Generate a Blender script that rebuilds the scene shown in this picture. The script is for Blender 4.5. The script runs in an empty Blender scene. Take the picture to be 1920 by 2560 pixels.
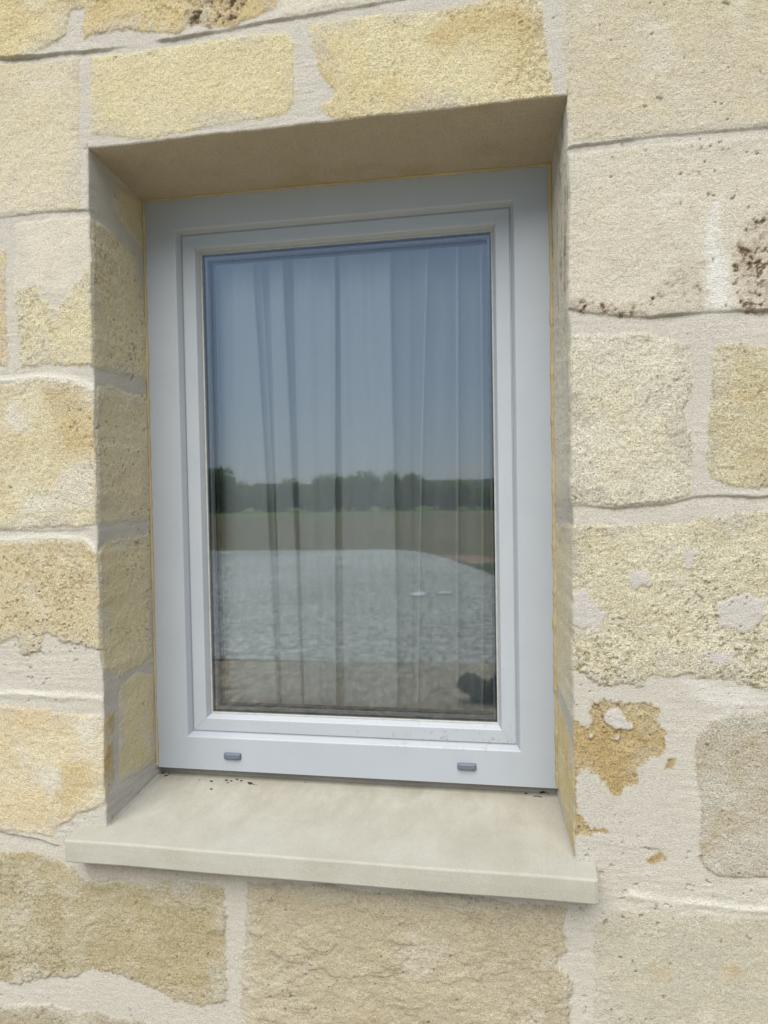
import bpy, bmesh, math, random
import numpy as np
from mathutils import Matrix, Vector
R_ = math.radians
random.seed(7)
C = bpy.context.scene.collection
scn = bpy.context.scene

# ---------------------------------------------------------------- camera
cam_d = bpy.data.cameras.new('camera'); cam = bpy.data.objects.new('camera', cam_d); C.objects.link(cam)
rt = Vector((0.98409, 0.17676, -0.01779)); fw = Vector((-0.17719, 0.98381, -0.02700)); up = Vector((0.01273, 0.02972, 0.99948))
M = Matrix(((rt.x, up.x, -fw.x, 0.6348), (rt.y, up.y, -fw.y, -1.0162), (rt.z, up.z, -fw.z, 0.4863), (0, 0, 0, 1)))
cam.matrix_world = M
cam_d.sensor_fit = 'VERTICAL'; cam_d.sensor_height = 24.0; cam_d.lens = 24.0 * 1793.23 / 2560
cam_d.clip_start = 0.02; cam_d.clip_end = 6000
scn.camera = cam
# ---------------------------------------------------------------- sky and sun
SUN_EL, SUN_AZ = 51.0, 186.0         # veiled sun in front of the wall, high and straight ahead
w = bpy.data.worlds.new('World'); scn.world = w; w.use_nodes = True
nt = w.node_tree; bg = nt.nodes['Background']
sky = nt.nodes.new('ShaderNodeTexSky'); sky.sky_type = 'NISHITA'; sky.sun_disc = False
sky.sun_elevation = R_(SUN_EL); sky.sun_rotation = R_(SUN_AZ)
sky.altitude = 50; sky.air_density = 1.0; sky.dust_density = 0.4; sky.ozone_density = 1.0
hz = nt.nodes.new('ShaderNodeMix'); hz.data_type = 'RGBA'; hz.inputs[0].default_value = .72; hz.inputs[7].default_value = (3.1, 4.3, 6.2, 1)   # thin even veil of cloud
nt.links.new(sky.outputs[0], hz.inputs[6]); nt.links.new(hz.outputs[2], bg.inputs[0]); bg.inputs[1].default_value = 0.060
sd = bpy.data.lights.new('sun', 'SUN'); sun = bpy.data.objects.new('sun', sd); C.objects.link(sun)
sd.energy = 2.4; sd.angle = R_(50); sd.color = (1.0, 0.97, 0.93)
sv = Vector((math.sin(R_(SUN_AZ)) * math.cos(R_(SUN_EL)), math.cos(R_(SUN_AZ)) * math.cos(R_(SUN_EL)), math.sin(R_(SUN_EL))))
sun.rotation_euler = sv.to_track_quat('Z', 'Y').to_euler()
vs = scn.view_settings
vs.view_transform = 'Standard'; vs.look = 'None'; vs.gamma = 1.0; vs.exposure = 1.18
scn.cycles.transparent_max_bounces = 32
scn.cycles.max_bounces = 10; scn.cycles.diffuse_bounces = 5; scn.cycles.glossy_bounces = 6

# ---------------------------------------------------------------- helpers
def tag(o, label=None, cat=None, group=None, kind=None):
    if label: o['label'] = label
    if cat: o['category'] = cat
    if group: o['group'] = group
    if kind: o['kind'] = kind
    return o
def empty(name, loc, label, cat, group=None):
    o = bpy.data.objects.new(name, None); C.objects.link(o); o.location = loc; o.empty_display_size = .1
    return tag(o, label, cat, group)
def mobj(name, verts, faces, mat, parent=None, smooth=False):
    me = bpy.data.meshes.new(name); me.from_pydata([tuple(v) for v in verts], [], faces); me.update()
    if smooth: me.polygons.foreach_set('use_smooth', [True] * len(me.polygons))
    if mat: me.materials.append(mat)
    o = bpy.data.objects.new(name, me); C.objects.link(o)
    if parent: o.parent = parent
    return o
def bmobj(name, bm, mat, parent=None, smooth=False):
    me = bpy.data.meshes.new(name); bm.normal_update(); bm.to_mesh(me); bm.free()
    if smooth: me.polygons.foreach_set('use_smooth', [True] * len(me.polygons))
    me.materials.append(mat)
    o = bpy.data.objects.new(name, me); C.objects.link(o)
    if parent: o.parent = parent
    return o
def lin(c):
    c = np.array(c, float) / 255.0; g_ = c @ np.array([.3, .6, .1])
    if c[0] > c[2] * 1.12: c = g_ + (c - g_) * .80
    return np.where(c <= 0.04045, c / 12.92, ((c + 0.055) / 1.055) ** 2.4)
class NT:
    def __init__(s, name):
        s.m = bpy.data.materials.new(name); s.m.use_nodes = True; s.t = s.m.node_tree; s.n = s.t.nodes
        s.b = s.n['Principled BSDF']; s.out = s.n['Material Output']
    def new(s, kind, **kw):
        n = s.n.new(kind)
        for k, v in kw.items():
            if hasattr(n, k) and k not in n.inputs: setattr(n, k, v)
            else: n.inputs[k].default_value = v
        return n
    def ln(s, a, b): s.t.links.new(a, b)
    def coord(s): return s.new('ShaderNodeTexCoord').outputs['Object']
    def noise(s, co, scale, detail=3, rough=.55):
        n = s.new('ShaderNodeTexNoise'); n.inputs['Scale'].default_value = scale; n.inputs['Detail'].default_value = detail; n.inputs['Roughness'].default_value = rough
        s.ln(co, n.inputs['Vector']); return n
    def ramp(s, fac, stops):
        r = s.new('ShaderNodeValToRGB'); cr = r.color_ramp
        while len(cr.elements) > 1: cr.elements.remove(cr.elements[-1])
        cr.elements[0].position = stops[0][0]; cr.elements[0].color = (*stops[0][1], 1)
        for p, c in stops[1:]:
            e = cr.elements.new(p); e.color = (*c, 1)
        s.ln(fac, r.inputs['Fac']); return r.outputs['Color']
    def mixc(s, fac, a, b, mode='MIX'):
        m = s.new('ShaderNodeMix'); m.data_type = 'RGBA'; m.blend_type = mode
        for sock, v in ((m.inputs[0], fac), (m.inputs[6], a), (m.inputs[7], b)):
            if hasattr(v, 'links'): s.ln(v, sock)
            else: sock.default_value = v if not isinstance(v, tuple) or len(v) != 3 else (*v, 1)
        return m.outputs[2]
    def bump(s, h, strength, dist, prev=None):
        b = s.new('ShaderNodeBump'); b.inputs['Distance'].default_value = dist
        if hasattr(strength, 'links'): s.ln(strength, b.inputs['Strength'])
        else: b.inputs['Strength'].default_value = strength
        s.ln(h, b.inputs['Height'])
        if prev: s.ln(prev, b.inputs['Normal'])
        return b.outputs['Normal']

# ---------------------------------------------------------------- 2-D noise in numpy
def _hash(ix, iy, seed):
    h = (ix.astype(np.int64) * 374761393 + iy.astype(np.int64) * 668265263 + seed * 1442695041) & 0xffffffff
    h = ((h ^ (h >> 13)) * 1274126177) & 0xffffffff
    h = (h ^ (h >> 16)) & 0xffffff
    return h.astype(np.float32) / 16777215.0
def vnoise(x, y, wl, seed=0):
    x = x / wl; y = y / wl
    ix = np.floor(x); iy = np.floor(y); fx = (x - ix).astype(np.float32); fy = (y - iy).astype(np.float32)
    fx = fx * fx * fx * (fx * (fx * 6 - 15) + 10); fy = fy * fy * fy * (fy * (fy * 6 - 15) + 10)
    a = _hash(ix, iy, seed); b = _hash(ix + 1, iy, seed); c = _hash(ix, iy + 1, seed); d = _hash(ix + 1, iy + 1, seed)
    return ((a * (1 - fx) + b * fx) * (1 - fy) + (c * (1 - fx) + d * fx) * fy) * 2 - 1      # -1..1
def fbm(x, y, wl, oct=4, seed=0, gain=.5):
    s = 0; a = 1; t = 0
    for i in range(oct):
        c_, s_ = math.cos(i * 1.1 + .4), math.sin(i * 1.1 + .4)
        s = s + a * vnoise(x * c_ - y * s_ + 3.7 * i, x * s_ + y * c_ - 1.3 * i, wl, seed + i * 17); t += a; a *= gain; wl *= .5
    return s / t
def sstep(a, b, x):
    t = np.clip((x - a) / (b - a), 0, 1); return t * t * (3 - 2 * t)
def sdf(px, py, poly):
    """signed distance to a closed polygon, positive inside"""
    P = np.array(poly, float); n = len(P)
    d = np.full(px.shape, 1e9); ins = np.zeros(px.shape, bool)
    for i in range(n):
        ax, ay = P[i]; bx, by = P[(i + 1) % n]
        ex, ey = bx - ax, by - ay; L = ex * ex + ey * ey + 1e-12
        t = np.clip(((px - ax) * ex + (py - ay) * ey) / L, 0, 1)
        d = np.minimum(d, (px - ax - t * ex) ** 2 + (py - ay - t * ey) ** 2)
        if ay != by:
            c = (ay > py) != (by > py)
            ins ^= c & (px < (bx - ax) * (py - ay) / (by - ay) + ax)
    d = np.sqrt(d); return np.where(ins, d, -d)
def line_sd(px, py, pts):
    """distance to polyline and side (+ above)"""
    d = np.full(px.shape, 1e9); sg = np.ones(px.shape); tt = np.zeros(px.shape)
    P = np.array(pts, float)
    for i in range(len(P) - 1):
        ax, ay = P[i]; bx, by = P[i + 1]; ex, ey = bx - ax, by - ay; L = ex * ex + ey * ey + 1e-12
        t = np.clip(((px - ax) * ex + (py - ay) * ey) / L, 0, 1)
        q = np.hypot(px - ax - t * ex, py - ay - t * ey); m = q < d
        d = np.where(m, q, d); s = np.sign(ex * (py - ay) - ey * (px - ax)); sg = np.where(m, s, sg)
    return d, sg

STONES={
 'TL':[(-0.189,1.298),(-0.004,1.272),(-0.023,1.219),(-0.032,1.186),(-0.064,1.177),(-0.104,1.175),(-0.193,1.183)],
 'T0':[(0.002,1.285),(-0.002,1.185),(0.015,1.19),(0.076,1.187),(0.128,1.176),(0.158,1.174),(0.176,1.183),(0.237,1.175),(0.273,1.182),(0.305,1.192),(0.313,1.24)],
 'A':[(0.008,1.16),(0.105,1.156),(0.201,1.159),(0.322,1.157),(0.334,1.139),(0.331,1.1),(0.332,1.06),(0.319,1.039),(0.234,1.03),(0.124,1.026),(0.071,1.028),(0.029,1.036),(0.008,1.041)],
 'B':[(0.464,1.161),(0.524,1.156),(0.578,1.159),(0.601,1.162),(0.604,1.199),(0.676,1.189),(0.684,1.11),(0.691,1.072),(0.694,1.035),(0.702,1.015),(0.624,1.018),(0.56,1.019),(0.462,1.017),(0.388,1.023),(0.369,1.044),(0.375,1.049),(0.389,1.061),(0.386,1.071),(0.37,1.086),(0.367,1.109),(0.359,1.129),(0.357,1.161)],
 'T1':[(0.317,1.24),(0.314,1.176),(0.378,1.178),(0.465,1.179),(0.576,1.178),(0.595,1.2)],
 'C':[(0.71,1.184),(0.708,1.086),(0.712,1.023),(0.72,0.955),(0.788,0.955),(0.847,0.955),(1.021,0.948),(1.022,1.139)],
 'D':[(-0.193,1.176),(-0.064,1.163),(-0.008,1.16),(-0.012,1.037),(-0.012,0.93),(-0.08,0.933),(-0.202,0.933)],
 'E1':[(-0.127,0.918),(-0.065,0.922),(0.0,0.92),(0.003,0.824),(-0.029,0.798),(-0.133,0.805)],
 'E':[(-0.129,0.816),(-0.096,0.818),(-0.081,0.802),(-0.061,0.78),(-0.045,0.799),(-0.024,0.823),(-0.003,0.839),(0.015,0.841),(0.015,0.689),(-0.064,0.693),(-0.129,0.694)],
 'F':[(-0.204,0.883),(-0.145,0.882),(-0.146,0.791),(-0.147,0.697),(-0.211,0.693)],
 'G':[(-0.212,0.667),(-0.162,0.669),(-0.121,0.674),(-0.081,0.674),(-0.033,0.667),(0.013,0.652),(0.011,0.454),(-0.003,0.443),(-0.089,0.437),(-0.221,0.44)],
 'H':[(-0.222,0.421),(-0.171,0.421),(-0.033,0.42),(-0.022,0.411),(0.006,0.403),(0.009,0.25),(-0.067,0.256),(-0.074,0.266),(-0.095,0.27),(-0.108,0.24),(-0.141,0.235),(-0.148,0.265),(-0.178,0.253),(-0.228,0.256)],
 'I':[(-0.232,0.158),(-0.115,0.157),(-0.058,0.144),(-0.006,0.146),(0.009,0.136),(0.009,0.011),(-0.008,0.002),(-0.047,-0.013),(-0.085,-0.037),(-0.091,-0.053),(-0.138,-0.05),(-0.239,-0.045)],
 'J':[(-0.241,-0.087),(-0.19,-0.082),(-0.078,-0.085),(-0.039,-0.117),(0.021,-0.122),(0.1,-0.108),(0.194,-0.108),(0.197,-0.171),(0.197,-0.264),(0.198,-0.291),(0.155,-0.303),(0.11,-0.295),(0.072,-0.277),(0.04,-0.267),(0.017,-0.265),(-0.031,-0.26),(-0.056,-0.277),(-0.105,-0.283),(-0.147,-0.291),(-0.249,-0.305)],
 'K':[(-0.251,-0.344),(-0.131,-0.328),(-0.033,-0.329),(0.046,-0.336),(0.124,-0.352),(0.122,-0.419),(-0.255,-0.468)],
 'L':[(0.228,-0.096),(0.351,-0.094),(0.557,-0.094),(0.702,-0.098),(0.695,-0.132),(0.703,-0.157),(0.689,-0.172),(0.704,-0.197),(0.708,-0.342),(0.219,-0.406),(0.22,-0.24)],
 'M':[(0.738,-0.111),(0.774,-0.091),(0.822,-0.091),(0.894,-0.091),(1.02,-0.08),(1.019,-0.302),(0.733,-0.339)],
 'N':[(0.874,0.155),(0.889,0.175),(0.912,0.185),(1.02,0.187),(1.02,-0.032),(0.929,-0.038),(0.9,-0.037),(0.882,-0.027),(0.875,-0.011),(0.878,0.006),(0.879,0.067),(0.872,0.099)],
 'O':[(0.733,0.193),(0.757,0.192),(0.815,0.191),(0.827,0.187),(0.825,0.16),(0.834,0.144),(0.834,0.119),(0.814,0.111),(0.793,0.098),(0.799,0.085),(0.796,0.072),(0.784,0.073),(0.781,0.055),(0.768,0.064),(0.756,0.083),(0.744,0.089),(0.726,0.097),(0.719,0.094),(0.722,0.081),(0.722,0.042),(0.728,0.029),(0.74,0.015),(0.759,0.013),(0.76,0.005),(0.728,0.0),(0.711,0.005),(0.7,0.057),(0.702,0.2),(0.711,0.178),(0.723,0.165),(0.734,0.162),(0.736,0.175)],
 'O2':[(0.837,0.113),(0.847,0.116),(0.848,0.105),(0.841,0.099),(0.833,0.101)],
 'O3':[(0.807,-0.023),(0.828,-0.016),(0.833,-0.019),(0.825,-0.025),(0.813,-0.03)],
 'P':[(0.708,0.439),(0.772,0.436),(0.805,0.442),(0.861,0.438),(0.873,0.444),(1.021,0.456),(1.02,0.206),(0.964,0.217),(0.904,0.228),(0.839,0.23),(0.815,0.229),(0.806,0.216),(0.749,0.214),(0.74,0.224),(0.706,0.241)],
 'Q':[(0.709,0.701),(0.774,0.696),(0.804,0.697),(0.842,0.689),(0.872,0.678),(0.871,0.654),(0.868,0.608),(0.859,0.59),(0.862,0.571),(0.871,0.546),(0.87,0.475),(0.832,0.465),(0.772,0.461),(0.706,0.464)],
 'R':[(0.903,0.676),(0.92,0.679),(0.965,0.67),(1.021,0.667),(1.021,0.485),(0.914,0.486),(0.897,0.496),(0.889,0.515),(0.891,0.576),(0.894,0.622),(0.9,0.658)],
 'S':[(0.713,0.94),(0.788,0.943),(0.847,0.943),(1.021,0.938),(1.021,0.716),(0.965,0.718),(0.875,0.72),(0.816,0.719),(0.756,0.726),(0.711,0.736)],
}
PATCHES={
 'mA':[(0.714,0.342),(0.734,0.345),(0.761,0.314),(0.752,0.301),(0.724,0.294),(0.715,0.3)],
 'mB':[(0.789,0.373),(0.816,0.376),(0.816,0.358),(0.795,0.354)],
 'mC':[(0.861,0.408),(0.875,0.396),(0.869,0.374),(0.861,0.38)],
 'mD':[(0.889,0.262),(0.918,0.266),(0.918,0.251),(0.889,0.248)],
 'mE':[(0.754,0.179),(0.773,0.183),(0.791,0.165),(0.791,0.157),(0.769,0.162),(0.754,0.167)],
 'mF':[(0.735,0.151),(0.742,0.15),(0.74,0.143),(0.735,0.146)],
 'mG':[(0.771,0.153),(0.775,0.153),(0.775,0.145),(0.77,0.145)],
 'mH':[(0.898,0.334),(0.936,0.344),(0.959,0.335),(0.958,0.313),(0.936,0.288),(0.904,0.303)],
 'wS':[(0.896,0.859),(0.901,0.858),(0.905,0.81),(0.914,0.785),(0.918,0.76),(0.915,0.721),(0.886,0.721),(0.888,0.762),(0.892,0.811)],
 'bS1':[(0.932,0.825),(0.955,0.835),(1.021,0.839),(1.021,0.718),(0.926,0.721),(0.922,0.76),(0.927,0.796)],
 'bS2':[(0.849,0.78),(0.875,0.788),(0.887,0.781),(0.885,0.726),(0.828,0.721),(0.816,0.737)],
 'bS3':[(0.72,0.743),(0.735,0.742),(0.775,0.728),(0.816,0.731),(0.816,0.721),(0.756,0.727),(0.72,0.732)],
 'bT0':[(0.171,1.261),(0.167,1.214),(0.177,1.2),(0.18,1.186),(0.238,1.177),(0.252,1.189),(0.261,1.248)],
 'wT0':[(0.192,1.221),(0.2,1.22),(0.202,1.198),(0.195,1.19)],
 'oH':[(-0.049,0.422),(0.002,0.404),(0.007,0.386),(-0.014,0.397),(-0.042,0.411)],
 'oI':[(-0.069,0.066),(-0.044,0.075),(-0.025,0.057),(-0.022,0.032),(-0.051,0.008),(-0.076,-0.023),(-0.083,0.013)],
 'wI':[(-0.106,0.064),(-0.077,0.062),(-0.07,0.029),(-0.095,0.016),(-0.107,0.034)],
 'wI2':[(-0.063,0.133),(-0.018,0.142),(-0.009,0.128),(-0.015,0.105),(-0.047,0.111)],
 'oB':[(0.517,1.116),(0.575,1.146),(0.657,1.142),(0.675,1.127),(0.669,1.097),(0.613,1.116),(0.562,1.098)],
 'oD':[(0.905,-0.17),(0.922,-0.158),(0.934,-0.167),(0.922,-0.181)],
 'oM':[(0.816,-0.176),(0.843,-0.17),(0.84,-0.188),(0.818,-0.188)],
 'smA':[(-0.042,-0.089),(0.199,-0.088),(0.198,-0.102),(0.13,-0.103),(0.076,-0.112),(0.005,-0.118),(-0.026,-0.116)],
 'wG':[(-0.045,0.541),(-0.006,0.547),(-0.004,0.469),(-0.121,0.463),(-0.136,0.485),(-0.071,0.498)],
 'wG2':[(-0.147,0.632),(-0.107,0.616),(-0.116,0.594),(-0.149,0.599)],
 'oG':[(-0.089,0.658),(-0.026,0.656),(-0.003,0.612),(-0.005,0.569),(-0.045,0.563),(-0.067,0.614)],
 'wM':[(0.86,0.226),(0.964,0.214),(0.963,0.192),(0.907,0.196),(0.872,0.207)],
}
CREASES={
 'c1':[(-0.193,1.176),(-0.144,1.174),(-0.072,1.169),(-0.001,1.166),(0.026,1.166)],
 'c2':[(0.113,1.165),(0.308,1.173),(0.378,1.174),(0.465,1.176),(0.511,1.177)],
 'c3':[(-0.203,0.927),(-0.153,0.929),(-0.08,0.931),(-0.004,0.928)],
 'c4':[(0.722,0.949),(0.788,0.952),(0.847,0.952),(0.966,0.948),(1.021,0.947)],
 'c5':[(0.717,0.732),(0.756,0.722),(0.816,0.716),(0.875,0.717),(0.965,0.715),(1.021,0.713)],
 'c6':[(0.712,0.462),(0.772,0.459),(0.832,0.463),(0.873,0.472),(0.964,0.472),(1.021,0.472)],
 'c7':[(-0.239,-0.049),(-0.189,-0.051),(-0.126,-0.058),(-0.077,-0.068)],
 'c8':[(-0.221,0.44),(-0.171,0.438),(-0.089,0.433),(-0.005,0.438)],
 'c9':[(0.793,-0.008),(0.811,-0.008),(0.835,-0.009)],
}
RIDGES={
 'r1':[(-0.231,0.181),(-0.18,0.178),(-0.131,0.176),(-0.073,0.173),(-0.001,0.173)],
 'r2':[(0.789,-0.073),(0.822,-0.076),(0.894,-0.079),(0.963,-0.077),(1.02,-0.074)],
 'r3':[(-0.222,0.422),(-0.106,0.425),(-0.025,0.423),(0.002,0.404)],
 'r4':[(-0.212,0.674),(-0.113,0.677),(-0.041,0.671),(0.003,0.657)],
}
JAMB_L={
 'j1':[(0.08,0.998),(0.162,1.007),(0.169,0.922),(0.15,0.924),(0.094,0.945),(0.064,0.962)],
 'j2':[(0.003,0.914),(0.029,0.92),(0.148,0.899),(0.172,0.793),(0.17,0.693),(0.092,0.69),(-0.002,0.686)],
 'j3':[(0.003,0.661),(0.049,0.669),(0.12,0.659),(0.168,0.67),(0.17,0.448),(0.038,0.444),(-0.001,0.443)],
 'j4':[(0.003,0.403),(0.023,0.417),(0.163,0.419),(0.16,0.209),(0.111,0.196),(0.038,0.191),(0.0,0.223)],
 'j5':[(0.045,0.166),(0.054,0.179),(0.111,0.188),(0.162,0.171),(0.16,0.017),(0.087,0.013),(0.044,0.023)],
 'j6':[(-0.002,0.136),(0.029,0.141),(0.026,0.03),(0.011,0.021),(-0.004,0.005)],
}

D = 0.1685                     # depth of the window's face behind the wall's face
X0, X1, ZB, ZT = 0.0, 0.7145, -0.046, 1.0205
# colour (sRGB), second colour, mottling, roughness of surface, coarse relief (mm), proud (mm), edge raggedness (mm)
CL = {
 'TL': ((214,188,126),(222,204,150), .8, 1.2, 2.0, 2.0, 6), 'T0': ((216,190,128),(205,172,104), .9, 1.3, 2.5, 2.0, 6),
 'A': ((225,208,158),(216,198,142), .6, 1.2, .8, 1.2, 4), 'B': ((226,209,155),(212,184,118), .7, 1.3, .9, 1.2, 5),
 'C': ((203,190,164),(196,182,145), .6, 1.0, 1.2, 1.0, 3), 'T1': ((205,196,176),(212,200,172), .6, .7, 1.2, 1.0, 4),
 'D': ((212,199,170),(206,188,148), .6, 1.0, 1.2, 1.2, 3), 'E1': ((201,190,168),(208,198,176), .5, .6, .8, 1.0, 4),
 'E': ((216,198,148),(222,208,162), .6, 1.3, 1.2, 2.2, 5), 'F': ((218,196,146),(206,178,130), .7, 1.1, 1.0, 1.8, 4),
 'G': ((224,211,170),(214,192,142), .8, 1.3, 2.0, 2.2, 5), 'H': ((212,190,140),(214,194,146), .7, 1.4, 1.4, 2.2, 5),
 'I': ((221,204,162),(214,188,138), .8, 1.1, 1.8, 2.2, 5), 'J': ((200,182,136),(207,194,158), .8, 1.4, 3.5, 2.0, 7),
 'K': ((196,184,152),(188,174,136), .7, 1.3, 3.0, 2.0, 7), 'L': ((204,190,158),(197,180,144), .6, 1.1, 5.0, 2.2, 7),
 'M': ((202,195,172),(204,194,164), .6, .9, 1.3, 1.2, 4), 'N': ((206,188,152),(214,204,182), .9, 1.5, 1.2, 2.4, 3),
 'O': ((206,174,112),(214,190,134), .9, 2.0, 1.0, -1.6, 10), 'O2': ((202,160,92),(208,172,108), .9, 1.6, .5, -1.2, 5), 'O3': ((202,168,104),(208,172,108), .9, 1.6, .5, -1.0, 6),
 'P': ((222,209,168),(226,217,188), .8, 1.9, 2.2, 2.0, 6), 'Q': ((229,221,196),(222,211,174), .7, 1.6, 2.2, 2.2, 5),
 'R': ((220,207,166),(208,188,138), .9, 1.7, 1.8, 2.2, 5), 'S': ((206,196,176),(201,190,168), .5, .9, 1.2, 1.0, 2),
 'j1': ((222,202,140),(214,190,122), .7, 1.2, 1.0, 1.2, 4), 'j2': ((224,209,164),(218,200,148), .6, 1.3, 1.0, 1.2, 4),
 'j3': ((226,210,166),(220,200,150), .6, 1.3, 1.0, 1.2, 4), 'j4': ((220,198,142),(222,203,152), .7, 1.3, 1.0, 1.2, 5),
 'j5': ((224,205,152),(220,198,138), .7, 1.1, .8, 1.0, 4), 'j6': ((202,162,88),(206,178,112), .9, 1.2, .8, .8, 5),
 'k1': ((226,219,202),(216,206,178), .7, 1.2, .8, 1.0, 3), 'k2': ((226,216,184),(218,204,160), .7, 1.2, .8, 1.0, 3),
 'k3': ((222,194,128),(224,204,146), .7, 1.3, .8, .8, 5),
 'gen': ((212,196,152),(206,186,136), .8, 1.3, 2.0, 2.0, 6)}
JAMB_R = {'k1': [(.0, .463), (.2, .46), (.2, .93), (.0, .99)], 'k2': [(.0, .16), (.2, .175), (.2, .43), (.0, .438)],
          'k3': [(-.01, -.12), (.05, -.03), (.20, .02), (.2, .15), (.03, .135), (.0, .10)]}
PC = {'m': (202,195,185), 'w': (226,222,212), 'b': (190,166,138), 'o': (208,174,108), 's': (196,184,164)}
MORTAR = (203,196,182)
ALB = 0.80

def shade(s, t, stones, front=True, generic=None):
    """height (m, towards the viewer), linear colour, grain strength for surface points (s, t)"""
    wa = fbm(s, t, .05, 4, 11, .6); wb = fbm(s + 9, t - 4, .05, 4, 23, .6)
    wf1 = vnoise(s, t, .007, 31); wf2 = vnoise(s, t, .004, 37); wf3 = vnoise(s, t, .008, 39)
    big = fbm(s, t, .16, 4, 41); med = fbm(s, t, .035, 4, 43, .6); grain = fbm(s, t, .007, 3, 47, .75); fine = fbm(s, t, .0042, 2, 53, .8)
    streak = fbm(s, t * 6.0, .04, 4, 59, .6)
    col = np.empty(s.shape + (3,)); mc = lin(MORTAR); col[:] = mc
    col *= (1 + .045 * big + .03 * med)[..., None]
    warm = sstep(.05, .7, fbm(s, t, .22, 3, 61))[..., None]; col = col * (1 - .5 * warm) + lin((208,199,178)) * .5 * warm
    h = .0007 * streak * (.4 + sstep(-.2, .5, big)) + .0002 * grain + .0007 * med + .0010 * big; rough = np.full(s.shape, .68)
    cover = np.zeros(s.shape)
    def paint(poly, k):
        nonlocal h, col, rough, cover
        c1, c2, mot, ro, rel, proud, rag = CL[k]
        if k[0] not in 'OJKLMN' and k not in ('j6', 'k3'): c1 = np.array(c1) * .78 + np.array((234,222,186)) * .22; c2 = np.array(c2) * .80 + np.array((232,219,182)) * .20
        P = np.array(poly); lo = P.min(0) - .03; hi = P.max(0) + .03
        m = (s > lo[0]) & (s < hi[0]) & (t > lo[1]) & (t < hi[1])
        if not m.any(): return
        px = s[m] + wa[m] * rag * .0012 + (wf1[m] + .6 * wf2[m]) * .0016 * rag / 5; py = t[m] + wb[m] * rag * .0012 + (wf2[m] + wf3[m]) * .0014 * rag / 5
        d = sdf(px, py, poly)
        msk = sstep(-.0011, .0013, d); hm = sstep(-.0012, .005, d)
        mix = np.clip(.5 + mot * (1.5 * big[m] + 1.0 * med[m]), 0, 1)[..., None]
        cc = (lin(c1) * (1 - mix) + lin(c2) * mix) * (1.0 if k[0] == 'O' else .96 if k in ('J', 'K', 'L', 'M', 'N') else 1.05)
        cc = cc * (1 + .05 * grain[m] + .07 * med[m])[..., None]
        lap = (.55 * sstep(.030, .0, d + .030 * wb[m]) * sstep(-.1, .35, med[m] + .3 * grain[m] + .25))[..., None] * (.5 if k[0] == 'O' else 1); cc = cc * (1 - lap) + mc * lap
        # pale bloom and darker ochre veins
        bl = (sstep(.20, .62, fbm(s[m] + 5, t[m], .09, 4, 67, .6)) * .45)[..., None]; cc = cc * (1 - bl) + lin((226,218,198)) * bl
        vn = (sstep(.30, .6, fbm(s[m] + 2, t[m] * 1.8, .06, 4, 71, .65)) * .4 * mot)[..., None]; cc = cc * (1 - vn) + cc * np.array([.94, .85, .68]) * vn
        col[m] = col[m] * (1 - msk[..., None]) + cc * msk[..., None]
        hs = proud * .001 * (1 if proud > 0 else 1) + rel * .001 * (.75 * big[m] + .55 * med[m]) + ro * (.00062 * grain[m] + .00036 * fine[m])
        hs = hs + min(rel, 2.5) * .00030 * fbm(s[m] + .02 * wb[m], t[m] * 5, .06, 4, 87, .65)
        # layered scalloped flaking
        lay = fbm(s[m], t[m] * 1.6, .06, 3, 83, .55); gg = rel * .8; hs = hs + gg * .00035 * (sstep(.02, .10, lay) - .5) + gg * .0003 * sstep(.28, .33, lay)
        h[m] = h[m] * (1 - hm) + hs * hm
        rough[m] = rough[m] * (1 - msk) + ro * msk
        cover[m] = np.maximum(cover[m], msk)
    if generic is not None:
        for poly in generic: paint(poly, 'gen')
    for k, poly in stones.items(): paint(poly, k)
    if front:
        for k, poly in PATCHES.items():
            kind = k[0] if k[:2] != 'sm' else 's'
            P = np.array(poly); lo = P.min(0) - .03; hi = P.max(0) + .03
            m = (s > lo[0]) & (s < hi[0]) & (t > lo[1]) & (t < hi[1])
            soft = {'m': .0012, 's': .003, 'w': .010, 'b': .010, 'o': .012}[kind]
            a = {'m': 1, 's': .9, 'w': .5, 'b': .62, 'o': .5}[kind] if k != 'wS' else .95
            px = s[m] + wa[m] * .010 + wf1[m] * .0016; py = t[m] + wb[m] * .010 + wf2[m] * .0012
            d = sdf(px, py, poly) + (0 if kind in 'ms' else .006 * med[m])
            q = sstep(-soft, soft, d) * a
            if kind == 'b': q = q * (.25 + .75 * sstep(-.25, .3, grain[m] + 1.2 * med[m]))
            col[m] = col[m] * (1 - q[..., None]) + lin(PC[kind]) * (1 + .05 * grain[m])[..., None] * q[..., None]
            if kind in 'ms':
                h[m] = h[m] + q * (.0022 - h[m] * .6); rough[m] = rough[m] * (1 - q) + .65 * q
            if kind == 'b':
                dk = sstep(.12, .42, fbm(s[m], t[m], .008, 3, 119, .7) + .3 * med[m]) * np.minimum(q * 2.2, 1); h[m] -= .0030 * dk; rough[m] += q * .8; col[m] *= (1 - .58 * dk)[..., None] * np.array([1, .86, .68]) ** dk[..., None]
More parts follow.
